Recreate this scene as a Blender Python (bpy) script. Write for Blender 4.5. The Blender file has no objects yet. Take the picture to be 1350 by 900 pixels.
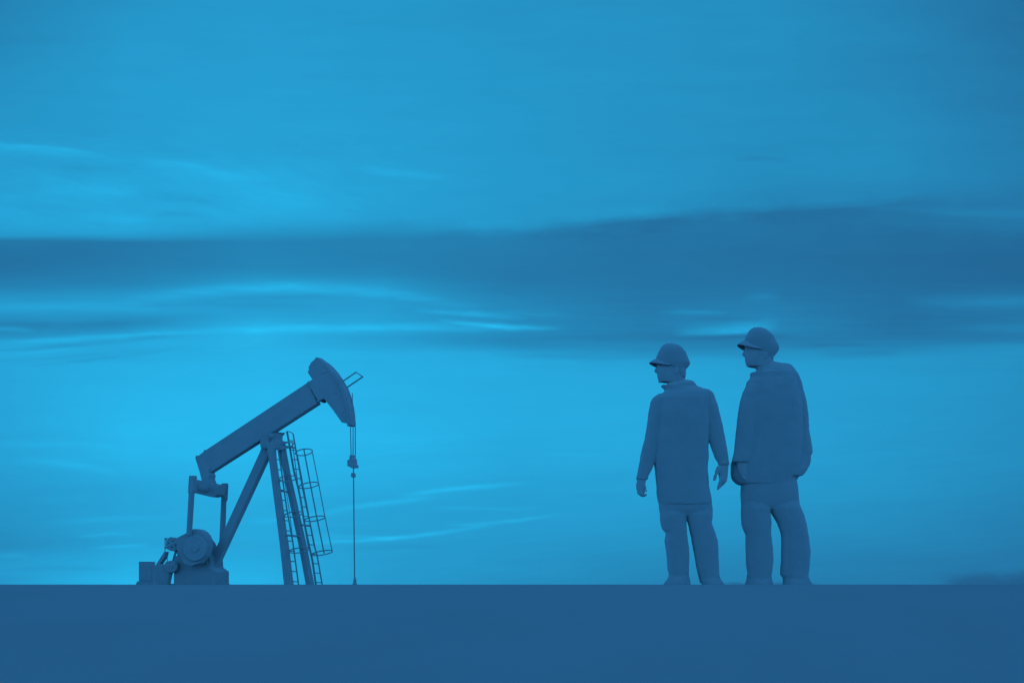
import bpy, bmesh, math, random
from mathutils import Vector, Matrix
random.seed(7)
S = bpy.context.scene
COL = S.collection
R = math.radians

# ------------------------------------------------------------------ camera
K = 1875.0            # focal length of the photograph in its own pixels (50 mm, 36 mm wide, 1350 px)
CZ = 0.04             # eye level: the man with the camera stands below the crest of the rise
cd = bpy.data.cameras.new('camera')
cd.lens = 50.0; cd.sensor_width = 36.0; cd.sensor_fit = 'HORIZONTAL'
cd.clip_start = 0.05; cd.clip_end = 20000.0
cd.shift_y = 320.0 / 1350.0
cam = bpy.data.objects.new('camera', cd); COL.objects.link(cam)
cam.location = (0, 0, CZ); cam.rotation_euler = (R(90), 0, 0)
S.camera = cam

S.view_settings.view_transform = 'Standard'
S.view_settings.look = 'None'
S.view_settings.gamma = 1.0
S.view_settings.exposure = 0.0
S.view_settings.use_curve_mapping = False


def lin(c):
    c /= 255.0
    return c / 12.92 if c <= 0.04045 else ((c + 0.055) / 1.055) ** 2.4


# ------------------------------------------------------------------ sky (blue dusk, banded cloud)
SKY_FILL_SIDE = 2.6       # added fill light in the unseen sky round the rest of the horizon
SKY_FILL_TOP = 0.17        # unseen sky overhead, kept dim to even out the fill
W = bpy.data.worlds.new('World'); S.world = W; W.use_nodes = True
nt = W.node_tree
for n in list(nt.nodes): nt.nodes.remove(n)


class X:
    """a scalar socket with arithmetic, so that the cloud bands can be written as formulas"""
    def __init__(s, sock): s.k = sock
    def op(s, kind, *a):
        m = nt.nodes.new('ShaderNodeMath'); m.operation = kind
        for i, v in enumerate((s,) + a):
            if isinstance(v, X): nt.links.new(v.k, m.inputs[i])
            else: m.inputs[i].default_value = float(v)
        return X(m.outputs[0])
    def __add__(s, o): return s.op('ADD', o)
    def __sub__(s, o): return s.op('SUBTRACT', o)
    def __mul__(s, o): return s.op('MULTIPLY', o)
    def __truediv__(s, o): return s.op('DIVIDE', o)
    def mad(s, a, b): return s.op('MULTIPLY_ADD', a, b)


def ss(x, a, b):
    m = nt.nodes.new('ShaderNodeMapRange'); m.interpolation_type = 'SMOOTHSTEP'
    nt.links.new(x.k, m.inputs['Value'])
    m.inputs['From Min'].default_value = a; m.inputs['From Max'].default_value = b
    return X(m.outputs['Result'])


def lins(x, a, b):
    m = nt.nodes.new('ShaderNodeMapRange'); m.clamp = True
    nt.links.new(x.k, m.inputs['Value'])
    m.inputs['From Min'].default_value = a; m.inputs['From Max'].default_value = b
    return X(m.outputs['Result'])


def mixf(a, b, t): return t.mad(b - a, a)


tc = nt.nodes.new('ShaderNodeTexCoord')
sep = nt.nodes.new('ShaderNodeSeparateXYZ'); nt.links.new(tc.outputs['Generated'], sep.inputs[0])
dx, dy, dz = X(sep.outputs[0]), X(sep.outputs[1]), X(sep.outputs[2])
dyc = dy.op('MAXIMUM', 0.15)
# bearing and elevation of the sky direction, as tangents, in the unit of the photograph's own pixels
AX0 = (dx / dyc).mad(K, 675.0)
EL0 = (dz / dyc).mad(-K, 770.0)


def noise(sx, sy, seed, detail=4.0, rough=0.55, x=None, y=None):
    c = nt.nodes.new('ShaderNodeCombineXYZ')
    nt.links.new(((x or AX0) * (1.0 / sx)).k, c.inputs[0]); nt.links.new(((y or EL0) * (1.0 / sy)).k, c.inputs[1])
    c.inputs[2].default_value = seed
    n = nt.nodes.new('ShaderNodeTexNoise'); n.noise_dimensions = '3D'
    n.inputs['Scale'].default_value = 1.0; n.inputs['Detail'].default_value = detail
    n.inputs['Roughness'].default_value = rough
    nt.links.new(c.outputs[0], n.inputs['Vector'])
    return X(n.outputs['Fac']) - 0.5


AX = AX0 + noise(160, 60, 3.1, 3) * 26.0
EDGE = ss(EL0, 225, 275) * ss(EL0, 345, 310) * ss(AX0, 420, 800)
EL = EL0 + noise(62, 24, 2.9, 5, 0.6) * EDGE * 34.0 + noise(150, 34, 8.7, 4) * 9.0 + noise(420, 70, 1.7, 2) * 8.0
ELs = EL0 + noise(38, 14, 14.2, 4, 0.6) * 4.5 + noise(70, 16, 5.2, 3) * 4.0 + noise(240, 90, 6.2, 2) * 5.0

COLS = [
 [(0,131),(50,135),(100,143),(150,148),(185,152),(210,156),(240,160),(280,163),(300,160),(311,152),(318,120),(340,113),(360,116),(378,128),(393,148),(408,154),(417,145),(428,138),(440,142),(450,152),(462,163),(480,165),(520,165),(560,163),(600,160),(650,153),(680,148),(705,142),(722,140),(735,150),(752,155),(770,150)],
 [(0,148),(50,152),(100,155),(190,157),(240,162),(290,167),(306,162),(313,148),(319,120),(350,122),(372,133),(388,150),(400,156),(410,154),(417,145),(428,143),(440,152),(450,166),(480,172),(520,178),(560,182),(590,181),(606,178),(625,172),(645,165),(680,162),(700,162),(718,160),(735,170),(770,182)],
 [(0,152),(100,157),(190,160),(230,166),(260,169),(285,168),(298,160),(312,142),(320,131),(350,133),(362,142),(376,156),(392,155),(405,155),(420,162),(432,172),(450,176),(470,178),(520,184),(600,184),(620,180),(640,176),(680,169),(720,166),(745,172),(770,176)],
 [(0,152),(100,154),(190,157),(230,161),(270,160),(288,155),(302,142),(315,130),(340,128),(360,134),(375,150),(392,153),(410,157),(430,162),(442,158),(450,156),(458,163),(467,172),(480,174),(530,175),(580,181),(610,176),(640,170),(660,163),(700,158),(740,155),(770,152)],
 [(0,146),(100,150),(200,152),(260,152),(292,151),(302,140),(312,126),(340,122),(370,120),(388,128),(400,133),(420,138),(436,138),(446,134),(456,141),(464,158),(474,168),(520,170),(570,170),(610,166),(640,160),(680,156),(720,150),(750,146),(770,142)],
 [(0,144),(100,146),(200,146),(250,148),(275,145),(285,138),(292,125),(310,117),(350,115),(400,120),(420,124),(435,126),(445,122),(452,130),(460,138),(468,148),(475,160),(490,166),(540,168),(590,168),(620,162),(660,158),(700,150),(740,140),(770,133)],
 [(0,142),(100,142),(180,142),(220,141),(250,138),(266,131),(278,120),(300,116),(330,112),(370,113),(388,121),(400,124),(412,127),(425,132),(437,132),(444,126),(450,123),(458,132),(466,140),(475,152),(490,157),(540,160),(580,160),(620,155),(660,150),(700,142),(740,132),(770,125)],
 [(0,130),(80,132),(150,136),(200,140),(230,140),(255,132),(270,122),(290,116),(310,110),(340,108),(370,108),(390,112),(420,114),(440,116),(448,122),(455,130),(465,143),(470,150),(500,152),(560,152),(600,150),(640,147),(700,137),(740,126),(770,121)],
 [(0,113),(50,116),(100,120),(150,123),(200,126),(240,124),(265,120),(285,122),(300,116),(320,106),(340,102),(370,104),(385,112),(395,119),(420,118),(432,122),(444,121),(450,120),(456,140),(465,143),(500,143),(560,142),(620,138),(680,130),(740,120),(770,116)],
]
elf = (EL * (1.0 / 770.0)).op('MINIMUM', 1.0).op('MAXIMUM', 0.0)
level = None
for i, stops in enumerate(COLS):
    rp = nt.nodes.new('ShaderNodeValToRGB'); cr = rp.color_ramp; cr.interpolation = 'LINEAR'
    while len(cr.elements) < len(stops): cr.elements.new(0.5)
    for e, (p, v) in zip(cr.elements, stops):
        e.position = p / 770.0; g = v / 255.0; e.color = (g, g, g, 1)
    nt.links.new(elf.k, rp.inputs[0])
    sp = nt.nodes.new('ShaderNodeSeparateColor'); nt.links.new(rp.outputs[0], sp.inputs[0])
    v = X(sp.outputs[0])
    level = v if level is None else mixf(level, v, lins(AX, (i - 1) * 168.75, i * 168.75))
level = level * 255.0

STREAKS = [  # three points along the wisp (bearing, height), width above, width below, strength
 ((140,403),(395,380),(650,412), 7,5,19),
 ((-60,462),(180,441),(430,432), 4,5,12),
 ((270,438),(500,433),(745,433), 5,4,19),
 ((575,422),(660,430),(745,434), 3,2.4,30),
 ((540,409),(610,413),(700,420), 3,3,20),
 ((50,459),(160,447),(280,440), 2.4,2.4,-9),
 ((-30,477),(100,470),(220,458), 2.5,2.5,-6),
 ((-120,191),(50,194),(160,210), 3,8,8),
 ((120,203),(270,222),(430,250), 8,16,4),
 ((470,224),(540,230),(600,235), 4,4,9),
 ((885,441),(958,438),(1030,431), 8,3,36),
 ((865,411),(910,410),(960,411), 2.5,2.5,13),
 ((975,396),(1000,391),(1030,394), 5,5,9),
 ((850,447),(950,444),(1060,443), 3,3,-11),
 ((1180,399),(1290,399),(1430,394), 7,5,10),
 ((1250,432),(1340,432),(1450,430), 5,4,9),
 ((380,716),(520,709),(655,689), 2.4,2.4,20),
 ((585,692),(660,687),(745,676), 2.0,2.0,14),
 ((520,655),(605,643),(700,637), 2.4,2.4,16),
 ((430,673),(500,664),(580,654), 3,3,14),
 ((410,705),(470,707),(540,710), 2,2,8),
 ((450,724),(530,720),(600,722), 3,3,-5),
 ((560,668),(640,669),(720,666), 2,2,6),
 ((0,752),(90,748),(170,751), 3,3,-6),
 ((60,690),(160,683),(250,685), 3,3,6),
 ((-30,588),(60,584),(160,588), 4,4,6),
 ((670,309),(830,294),(960,279), 2.5,13,-10),
 ((690,298),(850,281),(960,268), 9,2.5,6),
 ((900,284),(1080,278),(1260,262), 2.5,13,-8),
 ((930,272),(1080,266),(1240,253), 8,2.5,4),
 ((1130,270),(1260,281),(1420,283), 6,3,6),
 ((560,302),(660,300),(740,304), 6,2.5,6),
 ((15,608),(80,611),(160,624), 4,4,9),
 ((100,707),(143,704),(178,704), 2,2,13),
 ((115,723),(160,719),(200,717), 2,2,11),
 ((-20,732),(12,731),(40,733), 2.4,2.4,8),
 ((325,690),(385,683),(470,672), 3,3,9),
 ((390,706),(430,710),(480,714), 3,3,7),
 ((700,601),(770,599),(820,602), 2.5,2.5,5),
 ((-80,409),(90,404),(225,410), 4,4,9),
 ((-90,424),(90,429),(250,420), 5,7,-10),
 ((-40,434),(10,434),(48,439), 3,2.5,15),
 ((-120,456),(90,446),(300,435), 2.4,3,8),
 ((-80,466),(80,457),(250,441), 2,2.2,-7),
 ((-60,468),(60,463),(150,454), 2,2.2,7),
 ((30,481),(130,473),(245,456), 2,2,-8),
 ((40,247),(115,250),(195,257), 9,8,8),
 ((90,284),(140,287),(205,290), 5,5,7),
 ((290,262),(390,270),(480,281), 16,10,4),
 ((170,257),(235,262),(295,269), 5,5,-7),
 ((195,285),(245,282),(290,292), 4,4,-7),
 ((60,219),(130,222),(195,226), 5,5,-6),
 ((180,210),(255,219),(350,245), 2.5,10,7),
 ((-60,193),(70,195),(140,206), 1.6,6,6),
 ((965,210),(1005,209),(1045,212), 3,3,-7),
 ((1035,458),(1090,455),(1160,456), 2.2,2.2,-9),
 ((1070,464),(1125,467),(1190,463), 4,5,-8),
 ((250,398),(330,393),(470,393), 2.5,2.5,-6),
 ((170,405),(300,402),(420,404), 2,2,-5),
 ((640,412),(700,414),(760,417), 2.5,2.5,8),
 ((900,421),(960,420),(1010,422), 2,2,-6),
 ((640,466),(760,472),(900,470), 4,3,-6),
 ((1228,773),(1360,771),(1500,773), 16,30,-22),
 ((930,772),(1010,771),(1100,773), 4,30,-18),
]
STREAKY = noise(60, 8, 7.7, 5, 0.65).mad(1.9, 1.05).op('MAXIMUM', 0.2)
for (p0, p1, p2, wu, wd, amp) in STREAKS:
    (x0, y0), (x1, y1), (x2, y2) = p0, p1, p2
    a2 = ((y2 - y0) / (x2 - x0) - (y1 - y0) / (x1 - x0)) / (x2 - x1)
    a1 = (y1 - y0) / (x1 - x0) - a2 * (x0 + x1)
    a0 = y0 - a1 * x0 - a2 * x0 * x0
    yc = AX0.mad(a2, a1).op('MULTIPLY_ADD', AX0, a0)
    d = (ELs if y1 < 765 else ELs + noise(42, 30, 31.7, 4, 0.6) * 22.0) - yc
    m = (d * (1.0 / wd)).op('MAXIMUM', d * (-1.0 / wu))
    g = (m * m * (m * m * -0.6 if y1 > 765 else -0.7)).op('EXPONENT')
    q = lins(AX0, x0, x2)
    win = (q * (q.mad(-1.0, 1.0)) * 4.0)
    if y1 > 765:   # the dark bank low on the horizon starts with a blunt end
        win = ss(AX0, x0, x0 + 45) * ss(AX0, x2, x2 - 45)
    level = level + g * win * amp * (STREAKY if y1 < 765 else X(STREAKY.k) * 0.0 + 1.0)
level = level + noise(230, 22, 4.4, 5, 0.6) * 8.0 + noise(90, 40, 9.4, 5, 0.6) * 6.0 + noise(60, 12, 12.4, 5, 0.65, y=AX0.mad(-0.22, 0.0) + EL0) * ss(EL0, 150, 215) * ss(EL0, 320, 290) * ss(AX0, 700, 350) * 15.0 + noise(150, 6, 15.3, 5, 0.62) * ss(EL0, 372, 392) * ss(EL0, 500, 465) * 11.0 + noise(210, 13, 17.9, 5, 0.6, y=AX0.mad(0.08, 0.0) + EL0) * ss(EL0, 520, 600) * 7.0 + noise(190, 26, 21.4, 5, 0.62) * ss(EL0, 310, 230) * 6.0

# two-colour dusk palette: level -> colour
tt = lins(level, 87.0, 200.0)
pal = nt.nodes.new('ShaderNodeValToRGB'); pr = pal.color_ramp
NP = 12
while len(pr.elements) < NP: pr.elements.new(0.5)
for i, e in enumerate(pr.elements):
    t = i / (NP - 1); G = 87 + 113 * t; u = (G - 87) / 98.0
    e.position = t; e.color = (lin(34 + 6 * u), lin(G), lin(133 + 106 * u), 1)
nt.links.new(tt.k, pal.inputs[0])

# out-of-frame sky is an added fill: bright round the horizon, dimmed overhead
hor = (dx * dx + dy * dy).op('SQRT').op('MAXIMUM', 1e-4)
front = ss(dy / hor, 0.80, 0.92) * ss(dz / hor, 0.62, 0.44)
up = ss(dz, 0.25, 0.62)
side = mixf((dy * -1.0).op('MAXIMUM', 0.0).mad(0.45, 1.0) * SKY_FILL_SIDE, up * 0.0 + SKY_FILL_TOP, up)
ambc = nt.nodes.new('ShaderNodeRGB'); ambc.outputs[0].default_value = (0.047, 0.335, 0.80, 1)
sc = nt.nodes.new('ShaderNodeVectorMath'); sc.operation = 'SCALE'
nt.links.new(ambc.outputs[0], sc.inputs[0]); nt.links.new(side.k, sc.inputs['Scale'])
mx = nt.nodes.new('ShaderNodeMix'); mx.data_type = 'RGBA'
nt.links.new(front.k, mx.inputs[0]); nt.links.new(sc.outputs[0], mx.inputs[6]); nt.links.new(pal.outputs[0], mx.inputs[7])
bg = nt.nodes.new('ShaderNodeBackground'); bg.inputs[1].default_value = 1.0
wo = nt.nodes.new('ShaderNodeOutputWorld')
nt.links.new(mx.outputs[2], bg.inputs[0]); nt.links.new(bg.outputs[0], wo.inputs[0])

# ------------------------------------------------------------------ materials
def mat(name, base, rough=0.9, var=0.12, scale=12.0, bump=0.0, spec=0.0, metal=0.0, bscale=None):
    m = bpy.data.materials.new(name); m.use_nodes = True
    t = m.node_tree; b = t.nodes['Principled BSDF']
    b.inputs['Roughness'].default_value = rough; b.inputs['Metallic'].default_value = metal
    b.inputs['Specular IOR Level'].default_value = spec
    if 'Diffuse Roughness' in b.inputs: b.inputs['Diffuse Roughness'].default_value = 1.0
    c = t.nodes.new('ShaderNodeTexCoord')
    n = t.nodes.new('ShaderNodeTexNoise'); n.inputs['Scale'].default_value = scale; n.inputs['Detail'].default_value = 6
    t.links.new(c.outputs['Object'], n.inputs['Vector'])
    r = t.nodes.new('ShaderNodeValToRGB')
    r.color_ramp.elements[0].position = 0.3; r.color_ramp.elements[1].position = 0.7
    r.color_ramp.elements[0].color = tuple(v * (1 - var) for v in base) + (1,)
    r.color_ramp.elements[1].color = tuple(v * (1 + var) for v in base) + (1,)
    t.links.new(n.outputs['Fac'], r.inputs[0]); t.links.new(r.outputs[0], b.inputs['Base Color'])
    if bump:
        bp = t.nodes.new('ShaderNodeBump'); bp.inputs['Strength'].default_value = bump; bp.inputs['Distance'].default_value = 0.01
        n2 = t.nodes.new('ShaderNodeTexNoise'); n2.inputs['Scale'].default_value = bscale or scale * 5; n2.inputs['Detail'].default_value = 4
        t.links.new(c.outputs['Object'], n2.inputs['Vector'])
        t.links.new(n2.outputs['Fac'], bp.inputs['Height']); t.links.new(bp.outputs[0], b.inputs['Normal'])
    return m


G0 = (0.30, 0.28, 0.29)
M_GROUND = mat('dry_earth', (0.275, 0.255, 0.26), 1.0, 0.03, 1.2, 0.06, bscale=30)
M_STEEL = mat("painted_steel", (0.325, 0.305, 0.315), 0.8, 0.04, 2.5)
M_STEEL2 = mat('dark_steel', (0.33, 0.31, 0.32), 0.8, 0.05, 5)
M_CLOTH = mat('work_jacket_cloth', (0.325, 0.305, 0.315), 1.0, 0.03, 10, 0.04, bscale=60)
M_CLOTH2 = mat('work_trouser_cloth', (0.33, 0.31, 0.32), 1.0, 0.03, 10, 0.04, bscale=60)
M_SKIN = mat('skin', (0.37, 0.33, 0.335), 0.8, 0.04, 20)
M_HAT = mat('hard_hat_shell', (0.32, 0.30, 0.31), 0.7, 0.03, 4)
M_BOOT = mat('boot_leather', (0.295, 0.28, 0.29), 0.8, 0.06, 15)
M_HAIR = mat('hair', (0.33, 0.31, 0.32), 0.9, 0.06, 40)

# ------------------------------------------------------------------ helpers
def link(name, bm_or_me, m, parent=None, smooth=False):
    if isinstance(bm_or_me, bmesh.types.BMesh):
        bmesh.ops.recalc_face_normals(bm_or_me, faces=bm_or_me.faces[:])
        me = bpy.data.meshes.new(name); bm_or_me.to_mesh(me); bm_or_me.free()
    else: me = bm_or_me; me.name = name
    me.materials.clear(); me.materials.append(m)
    if smooth:
        for p in me.polygons: p.use_smooth = True
    o = bpy.data.objects.new(name, me); COL.objects.link(o)
    if parent: o.parent = parent
    return o


def thing(name, label, cat, loc=(0, 0, 0), rz=0.0, group=None):
    o = bpy.data.objects.new(name, None); COL.objects.link(o)
    o.location = loc; o.rotation_euler = (0, 0, rz); o.empty_display_size = 0.3
    o['label'] = label; o['category'] = cat
    if group: o['group'] = group
    return o


def tube(bm, pts, r, n=8, closed=False):
    pts = [Vector(p) for p in pts]; N = len(pts); rings = []
    for i, p in enumerate(pts):
        a = pts[(i - 1) % N] if (i > 0 or closed) else p
        b = pts[(i + 1) % N] if (i < N - 1 or closed) else p
        t = (b - a).normalized()
        up_ = Vector((0, 0, 1)) if abs(t.z) < 0.9 else Vector((0, 1, 0))
        u = t.cross(up_).normalized(); v = t.cross(u).normalized()
        rr = r[i] if isinstance(r, (list, tuple)) else r
        rings.append([bm.verts.new(p + (u * math.cos(2 * math.pi * k / n) + v * math.sin(2 * math.pi * k / n)) * rr) for k in range(n)])
    for i in range(N if closed else N - 1):
        A, B = rings[i], rings[(i + 1) % N]
        for k in range(n):
            bm.faces.new((A[k], A[(k + 1) % n], B[(k + 1) % n], B[k]))
    if not closed:
        bm.faces.new(rings[0]); bm.faces.new(rings[-1])
    return bm


# ------------------------------------------------------------------ ground: hollow in front, crest, flat plain to the horizon
CREST_Y, CREST_Z = 8.4, 0.0385
def build_ground():
    bm = bmesh.new()
    prof = [(-60, -1.6), (-8, -1.5), (-2, -1.36), (1, -1.12), (3, -0.84), (5, -0.50), (6.5, -0.235), (7.3, -0.10),
            (7.9, -0.013), (8.2, 0.026), (CREST_Y, CREST_Z), (8.7, 0.034), (9.1, 0.012), (9.5, 0.0), (12, 0.0), (60, 0.0), (200, 0.0), (900, 0.0), (6000, 0.0)]
    xs = [-5000, -1500, -400, -120, -40, -20, -10, -5, -2.5, 0, 2.5, 5, 10, 20, 40, 120, 400, 1500, 5000]
    grid = [[bm.verts.new((x, y, z)) for x in xs] for (y, z) in prof]
    for j in range(len(prof) - 1):
        for i in range(len(xs) - 1):
            bm.faces.new((grid[j][i], grid[j][i + 1], grid[j + 1][i + 1], grid[j + 1][i]))
    o = link('ground', bm, M_GROUND, smooth=True)
    o['kind'] = 'structure'
    return o
build_ground()

# ------------------------------------------------------------------ pumpjack
Y0 = 50.0; TH = R(-28.0)
cT, sT = math.cos(TH), math.sin(TH)
PX0 = (360 - 675) / K * Y0
pump = thing('pumpjack', 'tall oil well pumpjack with raised horse head, slanted beam and caged ladders on flat ground', 'pumpjack', (PX0, Y0, 0), TH)


def pj(px, py, t, onground=False):
    """point of the photograph at lateral offset t from the beam's own vertical plane, in the pumpjack's own axes"""
    k = (px - 675.0) / K
    s = (k * (Y0 + t * cT) - PX0 + t * sT) / (cT - k * sT)
    Y = Y0 + s * sT + t * cT
    z = CZ + (770.0 - py) / K * Y
    if onground: z = 0.0
    return Vector((s, t, z))


def prism_bm(bm, poly, tcn, hw, comp=True, ground=()):
    n = len(poly)
    area = sum(poly[i][0] * poly[(i + 1) % n][1] - poly[(i + 1) % n][0] * poly[i][1] for i in range(n))
    d = hw * abs(sT) * K / Y0 if comp else 0.0
    fr, bk = [], []
    for i, (x, y) in enumerate(poly):
        px, py = poly[i - 1]; qx, qy = poly[(i + 1) % n]
        e1 = Vector((x - px, y - py)); e2 = Vector((qx - x, qy - y))
        n1 = Vector((e1.y, -e1.x)).normalized() if e1.length > 0 else Vector((0, 0))
        n2 = Vector((e2.y, -e2.x)).normalized() if e2.length > 0 else Vector((0, 0))
        nn = (n1 + n2) * (1 if area > 0 else -1)
        nx = max(-1, min(1, nn.x * 1.2)) if nn.length > 1e-6 else 0
        xx = x - nx * d
        b = pj(xx, y, tcn)
        if y >= 769.5: b.z = 0.0
        fr.append(bm.verts.new((b.x, tcn - hw, b.z))); bk.append(bm.verts.new((b.x, tcn + hw, b.z)))
    bm.faces.new(fr); bm.faces.new(bk[::-1])
    for i in range(n):
        j = (i + 1) % n
        bm.faces.new((fr[i], bk[i], bk[j], fr[j]))


def prism(name, poly, tcn, hw, m=None, parent=pump, comp=True, bevel=0.012):
    bm = bmesh.new(); prism_bm(bm, poly, tcn, hw, comp)
    o = link(name, bm, m or M_STEEL, parent)
    if bevel:
        b = o.modifiers.new('bevel', 'BEVEL'); b.width = bevel; b.segments = 2; b.limit_method = 'ANGLE'; b.angle_limit = R(40)
    return o


def circ(cx, cy, r, n=28, a0=0.0, a1=360.0, ry=None):
    full = abs(a1 - a0) >= 359.9
    out = []
    for i in range(n if full else n + 1):
        a = R(a0 + (a1 - a0) * i / n)
        out.append((cx + r * math.cos(a), cy - (ry or r) * math.sin(a)))
    return out


def rod(name, pts, r, m=None, parent=pump, n=8):
    bm = bmesh.new(); tube(bm, pts, r, n)
    return link(name, bm, m or M_STEEL2, parent, smooth=True)


PXM = Y0 / K          # metres per photograph pixel at the pumpjack

# walking beam: web, two flanges and the end plate
beam = prism('walking_beam', [(260.6, 604.4), (270.2, 597.6), (410, 506.0), (421.5, 529.8), (368.6, 563.2), (344, 580.2), (281.9, 620.4), (276, 628), (266, 620)], 0.0, 0.125)
bm = bmesh.new()
dB = 0.128 * abs(sT) * K / Y0
prism_bm(bm, [(x + dB, y) for x, y in [(259.4, 603.4), (269.5, 595.2), (407, 504.2), (408.4, 507.6), (270.5, 598.8), (261.0, 606)]], 0, 0.128, comp=False)
link('flange', bm, M_STEEL, beam)
bm = bmesh.new()
prism_bm(bm, [(x - dB, y) for x, y in [(282.5, 622.3), (345, 582.3), (422.5, 532.3), (420.8, 529), (343.4, 579), (280.8, 619.2)]], 0, 0.128, comp=False)
link('flange', bm, M_STEEL, beam)
prism('end_plate', [(258.2, 604), (262.5, 600.5), (271, 620), (275, 634), (267, 634), (264, 622)], 0.0, 0.15, parent=beam)
prism('tail_bracket', [(262, 610), (275, 606), (284.5, 616), (282.2, 623), (283.6, 627), (282.5, 631), (284.5, 636), (283, 640), (267.5, 636), (265, 626)], 0.0, 0.17)
for (bx, by) in ((270.5, 594), (261, 601.5), (408, 503.6), (411.5, 502.2)):
    prism('bolt_lug', [(bx - 1.6, by + 1.5), (bx - 1.6, by - 1.0), (bx + 1.2, by - 1.4), (bx + 1.6, by + 1.5)], 0.0, 0.05, M_STEEL2, beam)
# horse head with its curved face plate
head_poly = [(407.4, 484.8), (411, 478.2), (414.3, 475.6), (417, 472.4), (420, 471.3), (424, 471.9), (429.5, 475.8), (434.5, 479), (440.5, 484.6),
             (446, 491), (451.3, 498.8), (455.5, 506), (459, 512), (461.5, 519), (464.2, 527.4), (466.3, 537), (467.9, 548), (468.4, 560.8), (462, 560.2),
             (458.5, 558.6), (451, 557.2), (440, 541.5), (429.7, 526), (424, 529.5), (421.5, 530), (405, 504.5), (412.5, 501.2), (406.3, 491.4), (408, 487.4)]
head = prism('horse_head', head_poly, 0.0, 0.17)
face = [(436, 480.4), (440.5, 484.6), (446, 491), (451.3, 498.8), (455.5, 506), (459, 512),
        (461.5, 519), (464.2, 527.4), (466.3, 537), (467.9, 548), (468.4, 560.8)]
inner = [(x - 2.6, y + 1.6) for (x, y) in face]
dF = 0.20 * abs(sT) * K / Y0 + 0.4     # so that the far edge of the plate carries the outline
prism('face_plate', [(x - dF, y) for (x, y) in face + inner[::-1]], 0.0, 0.20, parent=head, comp=False)
for (a, b) in (((428, 492), (433.5, 489.5)), ((443, 519), (449, 516)), ((452, 543), (458, 541))):
    prism('stiffener', [a, b, (b[0] + 1, b[1] + 2), (a[0] + 1, a[1] + 2)], 0.0, 0.185, M_STEEL, head, comp=False)
# loop rail on the head
tA, tB = -0.16, 0.16
rod('head_rail', [pj(452.5, 502, tA), pj(469.2, 490.6, tA), pj(478.4, 496.4, tB), pj(458, 510.2, tB)], 0.026, parent=head)
rod('guide_pin', [pj(464.5, 518, 0.1), pj(464.5, 532, 0.1)], 0.017, parent=head)

# bridle, carrier bar, polished rod
for (xa, xb, yb, t) in ((461.9, 463.0, 606, -0.10), (465.6, 465.4, 606, 0.0), (468.4, 468.4, 612, 0.12)):
    rod('bridle_cable', [pj(xa, 556, t), pj(xb, yb, t)], 0.017)
prism('carrier_bar', [(460.3, 606.6), (463, 605.6), (463.2, 600.5), (466.4, 599.6), (466.6, 603), (468.3, 605.5), (468.6, 612), (470.3, 612.8), (470.3, 616.6), (464, 616.6), (463, 614.8), (460.3, 614.6)], 0.0, 0.12, M_STEEL2, comp=False)
prism('rod_clamp', [(463.9, 624.4), (465.2, 623), (466.8, 623), (467.6, 625), (467.6, 628.9), (464.2, 628.9)], 0.0, 0.07, M_STEEL2, comp=False)
rod('polished_rod', [pj(465.9, 606, 0), pj(466.2, 640, 0), pj(467.5, 766, 0)], 0.022)

# equaliser and pitman arms
prism('equalizer', [(258, 632), (267, 634), (283, 637), (292.6, 639.5), (291.6, 652), (288, 654.2), (283, 655.2), (262, 650.2), (258, 648)], 0.0, 0.20, M_STEEL, comp=False)
TP = 1.25
for t, plate, arm in ((-TP, [(251.8, 627.4), (253, 626.7), (254, 628), (255.6, 628), (256.6, 626.5), (257.2, 628), (257, 646), (254.4, 650), (250.4, 650), (250.8, 640)],
                       [(249.3, 647), (256.3, 647), (252.6, 705), (246.0, 705)]),
                      (TP, [(294.4, 637.8), (295.2, 637), (297.4, 637.5), (298.5, 636.6), (298.8, 640), (297.7, 658.2), (296.4, 661), (294, 657), (293, 650)],
                       [(292, 654), (298.4, 654), (296.3, 722), (289, 722)])):
    p = prism('pitman_arm', arm, t, 0.09, M_STEEL)
    prism('pitman_bearing', plate, t, 0.11, M_STEEL2, parent=p, comp=False)
rod('equalizer_shaft', [pj(254, 641, -TP), pj(296, 648, TP)], 0.12)

# cranks with counterweights (one each side of the gearbox)
near = [(246.5, 702), (252, 697.8), (260, 697), (268, 698), (274, 701), (278, 706), (279.8, 712), (280.5, 720), (277, 732), (268, 742), (254, 746), (243, 742), (237.5, 732), (234, 725), (233.5, 708.6)]
c1 = prism('crank', near, -0.95, 0.13, M_STEEL, bevel=0.03)
far = [(250, 703), (258, 698.5), (268, 699.5), (275, 703.5), (279, 709), (283, 715), (284.4, 721), (284, 733), (276, 744), (262, 747), (250, 742), (245, 730), (246, 714)]
c2 = prism('crank', far, 0.95, 0.13, M_STEEL, bevel=0.03)
for c, t, px, py in ((c1, -1.11, 258, 722), (c2, 1.11, 266, 724)):
    prism('counterweight', circ(px, py, 17, 30), t + (0.02 if t > 0 else -0.02), 0.07, M_STEEL2, parent=c, bevel=0.02)
    prism('crank_hub', circ(px, py + 1, 5, 20), t + (0.09 if t > 0 else -0.09), 0.05, M_STEEL2, parent=c)
gb = prism('gearbox', [(240, 744), (240, 715), (247, 708), (272, 708), (281, 714), (291.5, 735), (292.5, 748), (290, 760), (240, 760)], 0.0, 0.36, M_STEEL)
prism('shaft_cover', circ(258, 727, 8, 24), -0.43, 0.06, M_STEEL2, parent=gb)
prism('gearbox_base', [(231.6, 770), (232.2, 735), (236.5, 731.5), (240, 729), (288, 737), (292.5, 747.6), (299.6, 753), (299.6, 770)], 0.0, 0.40, M_STEEL)
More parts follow.
